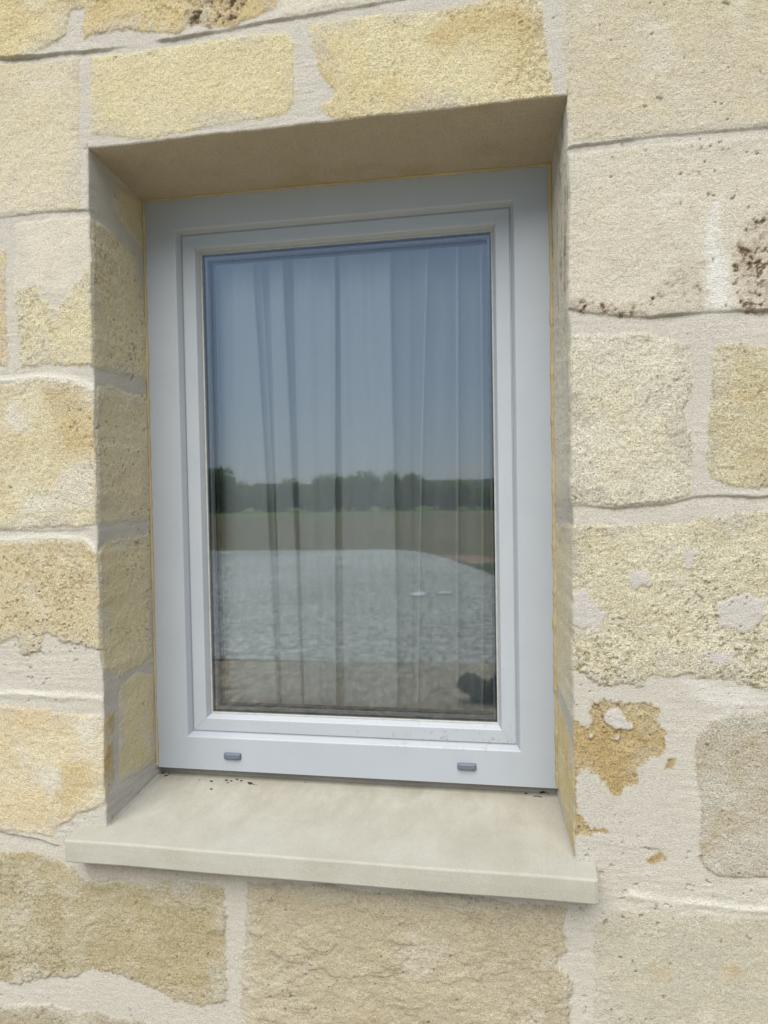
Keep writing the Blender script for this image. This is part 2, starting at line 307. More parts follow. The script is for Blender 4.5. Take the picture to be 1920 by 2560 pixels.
        for k, pl in CREASES.items():
            P = np.array(pl); m = (t > P[:, 1].min() - .08) & (t < P[:, 1].max() + .08) & (s > P[:, 0].min() - .05) & (s < P[:, 0].max() + .05)
            d, sg = line_sd(s[m] + wa[m] * .003, t[m] + wb[m] * .0025 + wf1[m] * .0004, pl)
            endf = sstep(0, .02, s[m] - P[0, 0]) * sstep(0, .02, P[-1, 0] - s[m]) if k not in ('c4', 'c5', 'c6', 'c1', 'c3') else sstep(-.05, -.03, s[m] - P[0, 0])
            dep = {'c1': 6, 'c2': 4.5, 'c3': 3.2, 'c4': 4.5, 'c5': 5.5, 'c6': 3.6, 'c7': 5.5, 'c8': 2.0, 'c9': 2.5}[k] * .00085 * np.clip(.7 + .7 * wa[m] + .4 * big[m], .4, 1.2)
            above = sg > 0
            prof = np.where(above, dep * .8 * np.exp(-(d / .022)) * sstep(0, .0022, d), -dep * .55 * np.exp(-(d / .016)))
            h[m] += prof * endf
            dirt = np.exp(-(d / .0022) ** 2) * .16 * endf * (.6 + .6 * np.clip(med[m] * 2, 0, 1)); col[m] *= (1 - dirt)[..., None] * np.array([1, .97, .92]) ** (dirt[..., None] * 2)  # this dirt is the joints' shadow line painted into the colour
        for k, pl in RIDGES.items():
            P = np.array(pl); m = (t > P[:, 1].min() - .03) & (t < P[:, 1].max() + .03) & (s > P[:, 0].min() - .02) & (s < P[:, 0].max() + .02)
            d, sg = line_sd(s[m] + wa[m] * .003, t[m] + wb[m] * .004, pl)
            e = np.exp(-(d / .0055) ** 2) * (.7 + .5 * wa[m]); h[m] += e * .0026
            q = (np.exp(-(d / .005) ** 2) * .8)[..., None]; col[m] = col[m] * (1 - q) + lin((228,221,200)) * q
    # crumbly pits and specks in bare stone
    pit = sstep(.46, .58, fbm(s, t, .0052, 3, 91, .75) + .55 * fbm(s, t, .10, 3, 93) - .04) * np.clip(rough - .75, 0, 1) * cover
    h -= .0016 * pit; col *= (1 - .30 * pit)[..., None] * np.array([1, .92, .78]) ** pit[..., None]
    rare = sstep(.80, .86, fbm(s + 3, t, .0075, 2, 97, .5) + .25 * fbm(s, t, .2, 2, 98)) ; h -= .0020 * rare; col *= (1 - .30 * rare * (.3 + .7 * cover))[..., None]
    return h, np.clip(col * ALB, 0, .9), rough

# ---------------------------------------------------------------- materials
def wall_material():
    k = NT('limestone_wall'); k.b.inputs['Roughness'].default_value = .93; k.b.inputs['Specular IOR Level'].default_value = .25
    at = k.new('ShaderNodeAttribute'); at.attribute_name = 'stone_colour'; ag = k.new('ShaderNodeAttribute'); ag.attribute_name = 'grain'
    co = k.coord(); n1 = k.noise(co, 380, 3, .7); n2 = k.noise(co, 140, 2, .6); n3 = k.noise(co, 760, 2, .7)
    f = k.ramp(n1.outputs[0], [(.27, (.70, .64, .54)), (.40, (.98, .96, .92)), (.50, (1.12, 1.12, 1.10)), (.62, (1.28, 1.28, 1.26)), (.78, (1.42, 1.42, 1.42))])
    mx = k.mixc(ag.outputs['Fac'], (1, 1, 1), f); col = k.mixc(1.0, at.outputs['Color'], mx, 'MULTIPLY')
    sp = k.ramp(n3.outputs[0], [(.34, (.78, .76, .72)), (.46, (1, 1, 1)), (.66, (1.08, 1.08, 1.08))]); col = k.mixc(1.0, col, sp, 'MULTIPLY')
    k.ln(col, k.b.inputs['Base Color'])
    nb = k.bump(n2.outputs[0], ag.outputs['Fac'], .0024); nb = k.bump(n1.outputs[0], ag.outputs['Fac'], .0024, nb); nb = k.bump(n3.outputs[0], .8, .0018, nb)
    k.ln(nb, k.b.inputs['Normal']); return k.m
def stone_plain(name, c, c2, rough=.85, bump=.0006):
    k = NT(name); co = k.coord(); n = k.noise(co, 9, 5, .6); n2 = k.noise(co, 260, 3, .7); n3 = k.noise(co, 900, 2, .7)
    a = k.ramp(n.outputs[0], [(.35, tuple(lin(c) * ALB)), (.65, tuple(lin(c2) * ALB))])
    b = k.ramp(n3.outputs[0], [(.3, (.76, .74, .70)), (.5, (1, 1, 1)), (.75, (1.10, 1.10, 1.10))])
    k.ln(k.mixc(1.0, a, b, 'MULTIPLY'), k.b.inputs['Base Color']); k.b.inputs['Roughness'].default_value = rough; k.b.inputs['Specular IOR Level'].default_value = .3
    k.ln(k.bump(n2.outputs[0], .6, bump, k.bump(n3.outputs[0], .6, bump * .5)), k.b.inputs['Normal']); return k.m
def pvc(name, c, dirty=True):
    k = NT(name); co = k.coord(); n = k.noise(co, 1500, 2, .6); n2 = k.noise(co, 14, 5, .65); n3 = k.noise(co, 420, 1, .5)
    base = tuple(lin(c))
    a = k.ramp(n2.outputs[0], [(.3, tuple(np.array(base) * .955)), (.6, base)])
    if dirty:
        b = k.ramp(n3.outputs[0], [(.22, (.55, .52, .48)), (.27, (1, 1, 1))]); a = k.mixc(.8, a, b, 'MULTIPLY')
    if dirty:   # grime gathered on the lower right ledges
        sx = k.new('ShaderNodeSeparateXYZ'); k.ln(co, sx.inputs[0]); nd = k.noise(co, 95, 5, .75)
        def mr(sock, a0, a1):
            q = k.new('ShaderNodeMapRange'); k.ln(sock, q.inputs[0]); q.inputs[1].default_value = a0; q.inputs[2].default_value = a1; q.clamp = True; return q.outputs[0]
        def mul(u_, v_):
            q = k.new('ShaderNodeMath'); q.operation = 'MULTIPLY'; k.ln(u_, q.inputs[0]); k.ln(v_, q.inputs[1]); return q.outputs[0]
        fac = mul(mul(mr(sx.outputs['Z'], .100, .088), mr(sx.outputs['Z'], .050, .058)), mul(mul(mr(sx.outputs['X'], -.05, .26), mr(sx.outputs['X'], .29, .28)), mr(nd.outputs[0], .57, .66)))
        a = k.mixc(fac, a, (.22, .17, .12, 1))
    k.ln(a, k.b.inputs['Base Color']); k.b.inputs['Roughness'].default_value = .42; k.b.inputs['Specular IOR Level'].default_value = .45
    k.ln(k.bump(n.outputs[0], .35, .00025), k.b.inputs['Normal']); return k.m
def flat(name, c, rough=.7, spec=.3):
    k = NT(name); co = k.coord(); n = k.noise(co, 90, 3, .6)
    a = k.ramp(n.outputs[0], [(.3, tuple(np.array(c) * .85)), (.7, tuple(np.array(c) * 1.08))]); k.ln(a, k.b.inputs['Base Color'])
    k.b.inputs['Roughness'].default_value = rough; k.b.inputs['Specular IOR Level'].default_value = spec; return k.m
def glass_mat():
    k = NT('window_glass'); k.n.remove(k.b); tr = k.new('ShaderNodeBsdfTransparent'); tr.inputs[0].default_value = (.97, .98, .972, 1)
    gl = k.new('ShaderNodeBsdfGlossy'); gl.inputs['Roughness'].default_value = 0.022; gl.inputs['Color'].default_value = (1.0, .98, 1.0, 1)
    fr = k.new('ShaderNodeFresnel'); fr.inputs['IOR'].default_value = 1.72
    mx = k.new('ShaderNodeMixShader'); k.ln(fr.outputs[0], mx.inputs[0]); k.ln(tr.outputs[0], mx.inputs[1]); k.ln(gl.outputs[0], mx.inputs[2]); k.ln(mx.outputs[0], k.out.inputs[0]); return k.m
def voile_mat():
    k = NT('white_voile'); k.n.remove(k.b); co = k.coord()
    tr = k.new('ShaderNodeBsdfTransparent'); df = k.new('ShaderNodeBsdfDiffuse'); tl = k.new('ShaderNodeBsdfTranslucent')
    df.inputs[0].default_value = (.9, .91, .9, 1); tl.inputs[0].default_value = (.7, .7, .7, 1)
    m1 = k.new('ShaderNodeMixShader'); m1.inputs[0].default_value = .10; k.ln(df.outputs[0], m1.inputs[1]); k.ln(tl.outputs[0], m1.inputs[2])
    n = k.noise(co, 900, 2, .6); r = k.new('ShaderNodeMapRange'); k.ln(n.outputs[0], r.inputs[0]); r.inputs[1].default_value = .3; r.inputs[2].default_value = .7; r.inputs[3].default_value = .48; r.inputs[4].default_value = .62
    m2 = k.new('ShaderNodeMixShader'); k.ln(r.outputs[0], m2.inputs[0]); k.ln(tr.outputs[0], m2.inputs[1]); k.ln(m1.outputs[0], m2.inputs[2]); k.ln(m2.outputs[0], k.out.inputs[0]); return k.m

MW = wall_material()
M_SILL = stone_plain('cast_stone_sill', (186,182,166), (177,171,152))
k = M_SILL.node_tree; nd = k.nodes; bsdf = nd['Principled BSDF']; src = bsdf.inputs['Base Color'].links[0].from_socket     # grime mottling plus the upper face's shade painted in, darker towards the back
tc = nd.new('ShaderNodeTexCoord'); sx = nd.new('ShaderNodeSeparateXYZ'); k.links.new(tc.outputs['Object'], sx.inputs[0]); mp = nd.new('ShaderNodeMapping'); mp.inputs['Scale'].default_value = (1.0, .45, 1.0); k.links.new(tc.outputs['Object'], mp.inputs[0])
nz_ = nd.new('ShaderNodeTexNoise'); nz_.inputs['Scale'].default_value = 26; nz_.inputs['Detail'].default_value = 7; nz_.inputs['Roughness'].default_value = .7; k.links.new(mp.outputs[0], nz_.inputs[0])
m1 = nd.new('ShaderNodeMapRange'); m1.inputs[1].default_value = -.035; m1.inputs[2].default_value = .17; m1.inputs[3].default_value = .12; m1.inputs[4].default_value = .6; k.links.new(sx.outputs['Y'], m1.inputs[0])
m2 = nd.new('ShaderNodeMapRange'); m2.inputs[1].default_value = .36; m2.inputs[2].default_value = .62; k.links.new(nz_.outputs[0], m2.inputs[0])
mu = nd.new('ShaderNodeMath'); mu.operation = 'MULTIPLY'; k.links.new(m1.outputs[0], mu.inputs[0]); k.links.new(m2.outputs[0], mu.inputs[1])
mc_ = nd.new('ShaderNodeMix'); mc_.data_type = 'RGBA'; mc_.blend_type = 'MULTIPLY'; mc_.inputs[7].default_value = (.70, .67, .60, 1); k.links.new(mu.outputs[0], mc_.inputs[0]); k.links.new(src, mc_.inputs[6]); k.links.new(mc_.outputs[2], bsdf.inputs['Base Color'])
M_MORT = stone_plain('sill_mortar', (196,186,168), (180,170,150), .95, .0015)
M_PVC = pvc('light_grey_pvc', (158,162,165)); M_PVC2 = pvc('light_grey_pvc_sash', (161,165,167))
M_CAP = pvc('blue_grey_plastic', (92,98,108), False)
M_GASK = flat('grey_gasket', tuple(lin((160,160,152))), .6); M_DARKG = flat('black_spacer', (.03, .034, .04), .5)
M_INNER = flat('dark_inner_bead', (.045, .05, .055), .5)
M_METAL = flat('spacer_bar', (.20, .22, .25), .35, .5)
M_FOAM = stone_plain('yellow_sealant', (204,182,128), (186,160,104), .9, .002)
M_GLASS = glass_mat(); M_VOILE = voile_mat()

# ---------------------------------------------------------------- the wall
def axis(lo, a, marks, b, hi, fine, coarse):
    out = list(np.arange(lo, a - coarse * .5, coarse)); pts = [a] + marks + [b]
    for p, q in zip(pts[:-1], pts[1:]):
        n = max(1, round((q - p) / fine)); out += list(np.linspace(p, q, n + 1)[:-1])
    out += list(np.arange(b, hi, coarse)) + [hi]
    return np.array(out)
FINE = 0.0014
xs = axis(-3.5, -.29, [X0, X1], 1.05, 4.5, FINE, .03); zs = axis(-1.05, -.43, [ZB, ZT], 1.31, 2.1, FINE, .03)
i0 = int(np.argmin(abs(xs - X0))); i1 = int(np.argmin(abs(xs - X1))); j0 = int(np.argmin(abs(zs - ZB))); j1 = int(np.argmin(abs(zs - ZT)))
GX, GZ = np.meshgrid(xs, zs, indexing='ij')
# generic coursed blocks away from the window
gen = []
rows = [(-1.04, -.75), (-.72, -.44), (-.41, -.15), (-.12, .12), (.15, .42), (.45, .68), (.71, .92), (.95, 1.2), (1.23, 1.5), (1.53, 1.8), (1.83, 2.09)]
for (za, zb) in rows:
    for side in (-1, 1):
        x = -.30 if side < 0 else 1.06
        if za > 1.21 or zb < -.43: x = .3
        while -3.5 < x < 4.5:
            wd = random.uniform(.38, .62); a, b = (x - wd, x - .025) if side < 0 else (x, x + wd - .025)
            gen.append([(a, za), (b, za), (b, zb), (a, zb)]); x += side * wd
hf, cf, rf = shade(GX, GZ, STONES, True, gen)
# soft lumpiness beneath, edge warp and rounded arris round the opening
def edge_dx(z): return .0016 * vnoise(z, z * 0 + 1, .05, 5) + .0010 * vnoise(z, z * 0 + 2, .012, 6)
RAD = .0022
VX = GX.copy(); VZ = GZ.copy(); VY = -hf
inz = (GZ > ZB - .01) & (GZ < ZT + .006)
dl = X0 - GX; dr = GX - X1; dt = GZ - ZT; db = ZB - GZ
fl = np.where((dl >= -1e-9) & inz, np.exp(-np.maximum(dl, 0) / .02), 0); fr_ = np.where((dr >= -1e-9) & inz, np.exp(-np.maximum(dr, 0) / .02), 0)
inx = (GX > X0 - .006) & (GX < X1 + .006)
ft = np.where((dt >= -1e-9) & inx, np.exp(-np.maximum(dt, 0) / .02), 0)
VX += fl * edge_dx(GZ) + fr_ * edge_dx(GZ + 7)
VZ += ft * (edge_dx(GX + 3) * .55 + .001 * (.5 - GX / .7))
def arris(d): 
    q = np.clip(RAD - d, 0, RAD); return RAD - np.sqrt(np.maximum(RAD * RAD - q * q, 0))
ar = np.zeros_like(GX)
for dd, mm in ((dl, inz), (dr, inz), (dt, inx)):
    ar = np.maximum(ar, np.where(mm & (dd >= -1e-9), arris(np.maximum(dd, 0)), 0))
VY += ar * .8
nx, nz = GX.shape
idx = -np.ones((nx, nz), np.int64); keep = np.ones((nx, nz), bool); keep[i0 + 1:i1, j0 + 1:j1] = False
idx[keep] = np.arange(keep.sum())
verts = [np.stack([VX[keep], VY[keep], VZ[keep]], 1)]; cols = [cf[keep]]; grs = [rf[keep]]; nv = keep.sum()
cell = np.ones((nx - 1, nz - 1), bool); cell[i0:i1, j0:j1] = False
ci, cj = np.nonzero(cell)
faces = [np.stack([idx[ci, cj], idx[ci + 1, cj], idx[ci + 1, cj + 1], idx[ci, cj + 1]], 1)]
us = np.concatenate([np.linspace(0, .012, 9), np.linspace(.012, D + .03, 90)[1:]])
def strip(edge_ids, edge_pos, S, T, stones, pos_fn, nrm, flip, extra=None):
    """reveal strip; S,T arrays (n_edge, n_u)"""
    global nv
    h, c, r = shade(S, T, stones, False)
    if extra: h, c, r = extra(S, T, h, c, r)
    n, m = S.shape
    P = pos_fn(edge_pos) ; hh = (h * sstep(0, .006, us)[None, :])
    P = P + hh[..., None] * np.array(nrm)
    verts.append(P.reshape(-1, 3)); cols.append(c.reshape(-1, 3)); grs.append(r.reshape(-1))
    ids = nv + np.arange(n * m).reshape(n, m); nv += n * m
    a, b, c_, d = ids[:-1, :-1], ids[1:, :-1], ids[1:, 1:], ids[:-1, 1:]
    f = np.stack([a.ravel(), b.ravel(), c_.ravel(), d.ravel()], 1)
    faces.append(f[:, ::-1] if flip else f)
def lerp_fn(inner, bulge):
    def fn(E):
        out = np.zeros((E.shape[0], len(us), 3)); k = us / D
        kk = 1 - np.exp(-us / .0025)
        for q in range(3): out[:, :, q] = E[:, None, q] + (inner[:, None, q] - E[:, None, q]) * k[None, :]
        out[:, :, 1] = E[:, 1:2] + us[None, :] * (D - E[:, 1:2]) / D
        out += (bulge[None, None, :] * kk[None, :, None])
        return out
    return fn
jr = np.arange(j0, j1 + 1)
def mk(i, j): return np.stack([VX[i, j], VY[i, j], VZ[i, j]], 1)
EL = mk(np.full(len(jr), i0), jr); zz = zs[jr]
inn = np.stack([np.full(len(jr), -.0016) - .0018 * (1 - zz), np.full(len(jr), D), VZ[i0, jr]], 1)
inn[:, 2] = np.minimum(inn[:, 2], 1.0079)
S = np.broadcast_to(us[None, :], (len(jr), len(us))).copy(); T = np.broadcast_to(zz[:, None], S.shape).copy()
def jl_extra(S, T, h, c, r):
    q = (sstep(.035, .0, T + .3 * 0 + .01 * vnoise(S, T, .02, 3)) * .8)[..., None]; c = c * (1 - q) + lin((206,200,188)) * ALB * q
    return h * .8, c, r * .5
JL = 1
strip(idx[i0, jr], EL, S, T, JAMB_L, lerp_fn(inn, np.array([RAD * .25, 0, 0])), (1, 0, 0), True, jl_extra)
ER = mk(np.full(len(jr), i1), jr)
inr = np.stack([np.full(len(jr), .7022), np.full(len(jr), D), np.minimum(VZ[i1, jr], 1.0045)], 1)
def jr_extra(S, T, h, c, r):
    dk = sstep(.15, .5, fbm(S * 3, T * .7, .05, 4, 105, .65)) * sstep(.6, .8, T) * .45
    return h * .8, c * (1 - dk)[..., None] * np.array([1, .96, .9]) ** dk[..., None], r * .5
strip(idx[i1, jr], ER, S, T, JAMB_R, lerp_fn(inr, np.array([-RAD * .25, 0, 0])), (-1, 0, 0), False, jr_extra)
ir = np.arange(i0, i1 + 1); ET = mk(ir, np.full(len(ir), j1)); xx = xs[ir]
it_ = np.stack([np.interp(VX[ir, j1], [X0, X1], [-.0016, .7022]), np.full(len(ir), D), 1.0079 - .0036 * xx / .7], 1)
S2 = np.broadcast_to(xx[:, None], (len(ir), len(us))).copy(); T2 = np.broadcast_to(-us[None, :] + 5, S2.shape).copy()
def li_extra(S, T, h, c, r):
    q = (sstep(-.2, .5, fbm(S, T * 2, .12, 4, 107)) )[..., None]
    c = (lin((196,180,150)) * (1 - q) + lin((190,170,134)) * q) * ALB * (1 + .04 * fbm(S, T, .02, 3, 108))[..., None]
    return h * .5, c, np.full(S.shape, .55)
strip(idx[ir, j1], ET, S2, T2, {}, lerp_fn(it_, np.array([0, 0, -RAD * .25])), (0, 0, -1), True, li_extra)
V = np.concatenate(verts).astype(np.float32); F = np.concatenate(faces).astype(np.int32)
# outer edges go back to give the wall its thickness
me = bpy.data.meshes.new('stone_wall'); me.vertices.add(len(V)); me.vertices.foreach_set('co', V.ravel())
me.loops.add(F.size); me.loops.foreach_set('vertex_index', F.ravel()); me.polygons.add(len(F))
me.polygons.foreach_set('loop_start', np.arange(0, F.size, 4, dtype=np.int32)); me.polygons.foreach_set('use_smooth', np.ones(len(F), bool))
me.update(calc_edges=True); me.validate()
cc = np.ones((len(V), 4), np.float32); cc[:, :3] = np.concatenate(cols)
a = me.color_attributes.new('stone_colour', 'FLOAT_COLOR', 'POINT'); a.data.foreach_set('color', cc.ravel())
g = me.attributes.new('grain', 'FLOAT', 'POINT'); g.data.foreach_set('value', np.clip(np.concatenate(grs) * .62, 0, 1).astype(np.float32))
me.materials.append(MW)
wall = bpy.data.objects.new('stone_wall', me); C.objects.link(wall)
tag(wall, 'pale yellow limestone block wall with grey mortar joints around the window', 'wall')
# wall core: four blocks behind the facing, round the opening
def box(bm, x0, x1, y0, y1, z0, z1):
    v = [bm.verts.new(p) for p in ((x0,y0,z0),(x1,y0,z0),(x1,y1,z0),(x0,y1,z0),(x0,y0,z1),(x1,y0,z1),(x1,y1,z1),(x0,y1,z1))]
    for f in ((0,3,2,1),(4,5,6,7),(0,1,5,4),(1,2,6,5),(2,3,7,6),(3,0,4,7)): bm.faces.new([v[i] for i in f])
bm = bmesh.new(); y0, y1 = .012, .45
box(bm, -3.49, -.03, y0, y1, -1.04, 2.09); box(bm, .745, 4.49, y0, y1, -1.04, 2.09); box(bm, -.03, .745, y0, y1, 1.05, 2.09); box(bm, -.03, .745, y0, y1, -1.04, -.075)
bmobj('wall_core', bm, stone_plain('wall_core', (206,196,170), (200,188,160)), wall)

# ---------------------------------------------------------------- window sill
SX0, SX1, SF, ZF = -.0455, .7397, -.0413, -.0345
def sill():
    xs_ = np.linspace(SX0, SX1, 200); zf = ZF; sh = .0345; r = .0035
    prof = [(D + .06, zf + .0775 * (D + .06 - SF))]
    for y in np.linspace(D + .04, SF + .012, 24): prof.append((y, zf + .0775 * (y - SF)))
    for k in range(6):
        a = R_(90 + 90 * k / 5); prof.append((SF + r + r * math.cos(a), zf - r + r * math.sin(a) + .0775 * r * (1 - k / 5)))
    prof += [(SF, zf - sh * .5), (SF + .0006, zf - sh + .002), (SF + .002, zf - sh), (SF + .03, zf - sh), (SF + .031, zf - sh + .006), (SF + .036, zf - sh + .006), (SF + .037, zf - sh), (D + .06, zf - sh)]
    vv = []; n = len(prof)
    for i, x in enumerate(xs_):
        for (y, z) in prof:
            e = min(x - SX0, SX1 - x); c = max(0, .003 - e) ; sg = 1 if x < .3 else -1
            yy = y + (c * .6 if y < SF + .006 else 0)
            nz_ = .0004 * math.sin(x * 9 + 1) + .0003 * math.sin(x * 23 + y * 11)
            vv.append((x, yy + .00035 * math.sin(x * 31) * (y < 0), z + nz_))
    ff = []
    for i in range(len(xs_) - 1):
        for j in range(n - 1): ff.append((i * n + j, i * n + j + 1, (i + 1) * n + j + 1, (i + 1) * n + j))
        ff.append((i * n + n - 1, i * n, (i + 1) * n, (i + 1) * n + n - 1))
    ff.append(tuple(range(n))[::-1]); ff.append(tuple((len(xs_) - 1) * n + j for j in range(n)))
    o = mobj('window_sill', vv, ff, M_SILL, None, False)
    bm = bmesh.new(); bm.from_mesh(o.data); bmesh.ops.recalc_face_normals(bm, faces=bm.faces); bm.to_mesh(o.data); bm.free()
    return o
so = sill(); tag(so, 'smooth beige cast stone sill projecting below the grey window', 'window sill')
# ragged mortar fillets where sill meets the jambs and the recess under the frame
def fillet(p0, p1, w0, w1, n, nrm_a, nrm_b, name, parent, mat=M_MORT, seed=0):
    """triangular bead from p0 to p1 with legs along nrm_a / nrm_b"""
    rnd = random.Random(seed); vv = []; ff = []
    A = Vector(nrm_a); B = Vector(nrm_b); p0 = Vector(p0); p1 = Vector(p1)
    for i in range(n + 1):
        p = p0.lerp(p1, i / n); w_ = (w0 + (w1 - w0) * i / n)
        a_ = w_ * rnd.uniform(.65, 1.3); b_ = w_ * rnd.uniform(.65, 1.3)
        q = [p - A * .004 - B * .004, p + A * a_ - B * .003, p + A * a_ * .55 + B * b_ * .35, p + A * a_ * .3 + B * b_ * .62, p + B * b_ - A * .003]
        vv += q
    for i in range(n):
        for j in range(5):
            k = (j + 1) % 5; ff.append((i * 5 + j, i * 5 + k, (i + 1) * 5 + k, (i + 1) * 5 + j))
    ff += [tuple(range(5))[::-1], tuple(n * 5 + j for j in range(5))]
    o = mobj(name, vv, ff, mat, parent, True)
    bm = bmesh.new(); bm.from_mesh(o.data); bmesh.ops.recalc_face_normals(bm, faces=bm.faces); bm.to_mesh(o.data); bm.free()
    return o
def ztop(y): return ZF + .0775 * (y - SF)
fillet((.0005, .004, ztop(.004)), (-.002, D + .01, ztop(D + .01)), .004, .004, 90, (1, 0, 0), (0, 0, 1), 'mortar_fillet', so, seed=1)
fillet((.7135, .004, ztop(.004)), (.703, D + .01, ztop(D + .01)), .003, .003, 90, (-1, 0, 0), (0, 0, 1), 'mortar_fillet', so, seed=2)
fillet((SX0 + .02, 0, ZF - .0345), (SX1 - .004, 0, ZF - .0345), .005, .005, 200, (0, -1, 0), (0, 0, -1), 'mortar_fillet', so, seed=5)
bm = bmesh.new(); box(bm, -.01, .712, D + .022, D + .05, ztop(D) - .004, .004); bmobj('mortar_bed', bm, M_MORT, so)

# ---------------------------------------------------------------- window
win = empty('window', (0.35, D, 0), 'light grey framed fixed window with white net curtain behind its glass', 'window')
win_off = Vector((0.35, D, 0))
def local(o): 
    o.data.transform(Matrix.Translation(-win_off)); return o
W_, H_ = .70, 1.0101
OX0, OX1, OZ0, OZ1 = -.012, .712, 0.0, 1.022
def ring(name, prof, mat, miter=0.0):
    """prof: list of (inset, y). inset measured from the nominal 0..W, 0..H rectangle; four mitred members in one mesh"""
    bm = bmesh.new()
    def corner(i, k):
        x0 = i; x1 = W_ - i; z0 = i; z1 = H_ - i
        if i < -.5: x0, x1, z0, z1 = OX0, OX1, OZ0, OZ1
        return ((x0, z0), (x1, z0), (x1, z1), (x0, z1))[k]
    n = len(prof)
    dirs = [(1, 0), (0, 1), (-1, 0), (0, -1)]
    for k in range(4):
        a = []; b = []
        for (i, y) in prof:
            p = corner(i, k); q = corner(i, (k + 1) % 4); dx, dz = dirs[k]
            a.append(bm.verts.new((p[0] + dx * miter, y, p[1] + dz * miter))); b.append(bm.verts.new((q[0] - dx * miter, y, q[1] - dz * miter)))
        for j in range(n - 1): bm.faces.new((a[j], b[j], b[j + 1], a[j + 1]))
    if miter == 0: bmesh.ops.remove_doubles(bm, verts=bm.verts, dist=1e-6)
    bmesh.ops.recalc_face_normals(bm, faces=bm.faces)
    # make front faces look to -y
    s_ = sum(f.normal.y * f.calc_area() for f in bm.faces)
    if s_ > 0: bmesh.ops.reverse_faces(bm, faces=bm.faces)
    return local(bmobj(name, bm, mat, win))
def rnd_profile(pts, r=.0015, n=4):
    out = [pts[0]]
    for p, q, s_ in zip(pts[:-2], pts[1:-1], pts[2:]):
        p, q, s_ = map(Vector, (p, q, s_)); d1 = (p - q); d2 = (s_ - q); r_ = min(r, d1.length * .45, d2.length * .45)
        if p[0] < -.5: out.append(tuple(q)); continue
        a_ = q + d1.normalized() * r_; b_ = q + d2.normalized() * r_
        for k in range(n + 1):
            t = k / n; out.append(tuple(a_ * (1 - t) ** 2 + q * 2 * t * (1 - t) + b_ * t * t))
    out.append(pts[-1]); return out
ring('frame', [(-1, D + .055), (-1, D)] + rnd_profile([(.03, D), (.0584, D), (.0636, D + .0125), (.0645, D + .04)], .0022), M_PVC)
ring('sash', rnd_profile([(.0648, D + .045), (.0652, D + .0136), (.0882, D + .0132), (.0930, D + .0245), (.0935, D + .03)], .0016), M_PVC2, .00022)
ring('sash_core', [(.0638, D + .0152), (.0700, D + .0152), (.087, D + .016), (.092, D + .030), (.093, D + .060), (.062, D + .062)], M_PVC)
ring('gasket', rnd_profile([(.0920, D + .0275), (.0932, D + .0255), (.0958, D + .0262), (.0962, D + .032)], .0008), M_GASK)
# double glazing: two panes, spacer bar between them, dark edge seal
def pane(name, y, t=.004):
    bm = bmesh.new(); i = .0945; box(bm, i, W_ - i, y, y + t, i, H_ - i); return local(bmobj(name, bm, M_GLASS, win))
pane('glass_pane', D + .028); pane('glass_pane', D + .046)
def sq_ring(name, i0_, i1_, ya, yb, mat):
    return ring(name, [(i0_, yb), (i0_, ya), (i1_, ya), (i1_, yb), (i0_, yb)], mat)
sq_ring('edge_seal', .0945, .0985, D + .0335, D + .0445, M_DARKG)
sq_ring('spacer_bar', .0986, .1025, D + .034, D + .0440, M_METAL)
sq_ring('inner_bead', .0880, .1020, D + .0515, D + .070, M_INNER)
sq_ring('inner_gasket', .0930, .1030, D + .0502, D + .0514, M_DARKG)
# drain covers
def cover(x, z, name='drain_cover'):
    bm = bmesh.new(); wd, ht, dp = .0158, .0056, .0062
    # front hood: bevelled block, slimmer at the front, lower edge undercut
    rings = [(1.0, 1.0, 0), (1.0, 1.0, .35), (.96, .93, .7), (.86, .74, .93), (.76, .60, 1.0)]
    prev = None
    for (sx, sz, sy) in rings:
        cur = []
        for k in range(24):
            a_ = 2 * math.pi * k / 24; ca, sa = math.cos(a_), math.sin(a_); e = .28
            px = math.copysign(abs(ca) ** e, ca) * wd * sx; pz = math.copysign(abs(sa) ** e, sa) * ht * sz
            cur.append(bm.verts.new((x + px, D - dp * sy + .0002, z + pz)))
        if prev:
            for k in range(24): bm.faces.new((prev[k], prev[(k + 1) % 24], cur[(k + 1) % 24], cur[k]))
        prev = cur
    bm.faces.new(prev); bmesh.ops.recalc_face_normals(bm, faces=bm.faces)
    return local(bmobj(name, bm, M_CAP, win, False))
cover(.1428, .0273); cover(.5537, .0295)
# yellow expanding-foam sealant round the frame
def bead(p0, p1, r, n, seed, off):
    rnd = random.Random(seed); vv = []; ff = []; m = 8; p0 = Vector(p0); p1 = Vector(p1); ax = (p1 - p0).normalized(); u = Vector((0, -1, 0)); v_ = ax.cross(u)
    ph = rnd.uniform(0, 9); rr = r
    for i in range(n + 1):
        p = p0.lerp(p1, i / n); rr = rr * .85 + .15 * r * rnd.choice([.2, .8, 1.0, 2.6])
        for k in range(m):
            a_ = 2 * math.pi * k / m; q = rr * rnd.uniform(.88, 1.12); vv.append(p + u * q * math.cos(a_) * 1.2 + v_ * q * math.sin(a_))
    for i in range(n):
        for k in range(m): ff.append((i * m + k, i * m + (k + 1) % m, (i + 1) * m + (k + 1) % m, (i + 1) * m + k))
    return vv, ff
vv = []; ff = []
for q, (a_, b_, r) in enumerate([((-.0008, D - .0003, .004), (.0006, D - .0003, 1.006), .0021), ((.7005, D - .001, .002), (.7000, D - .001, 1.002), .0032), ((.0, D - .0003, 1.0072), (.70, D - .0003, 1.0030), .0024)]):
    v1, f1 = bead(a_, b_, r, 260, q, 0); k = len(vv); vv += v1; ff += [tuple(i + k for i in f) for f in f1]
so2 = mobj('sealant_bead', vv, ff, M_FOAM, win, True); local(so2)

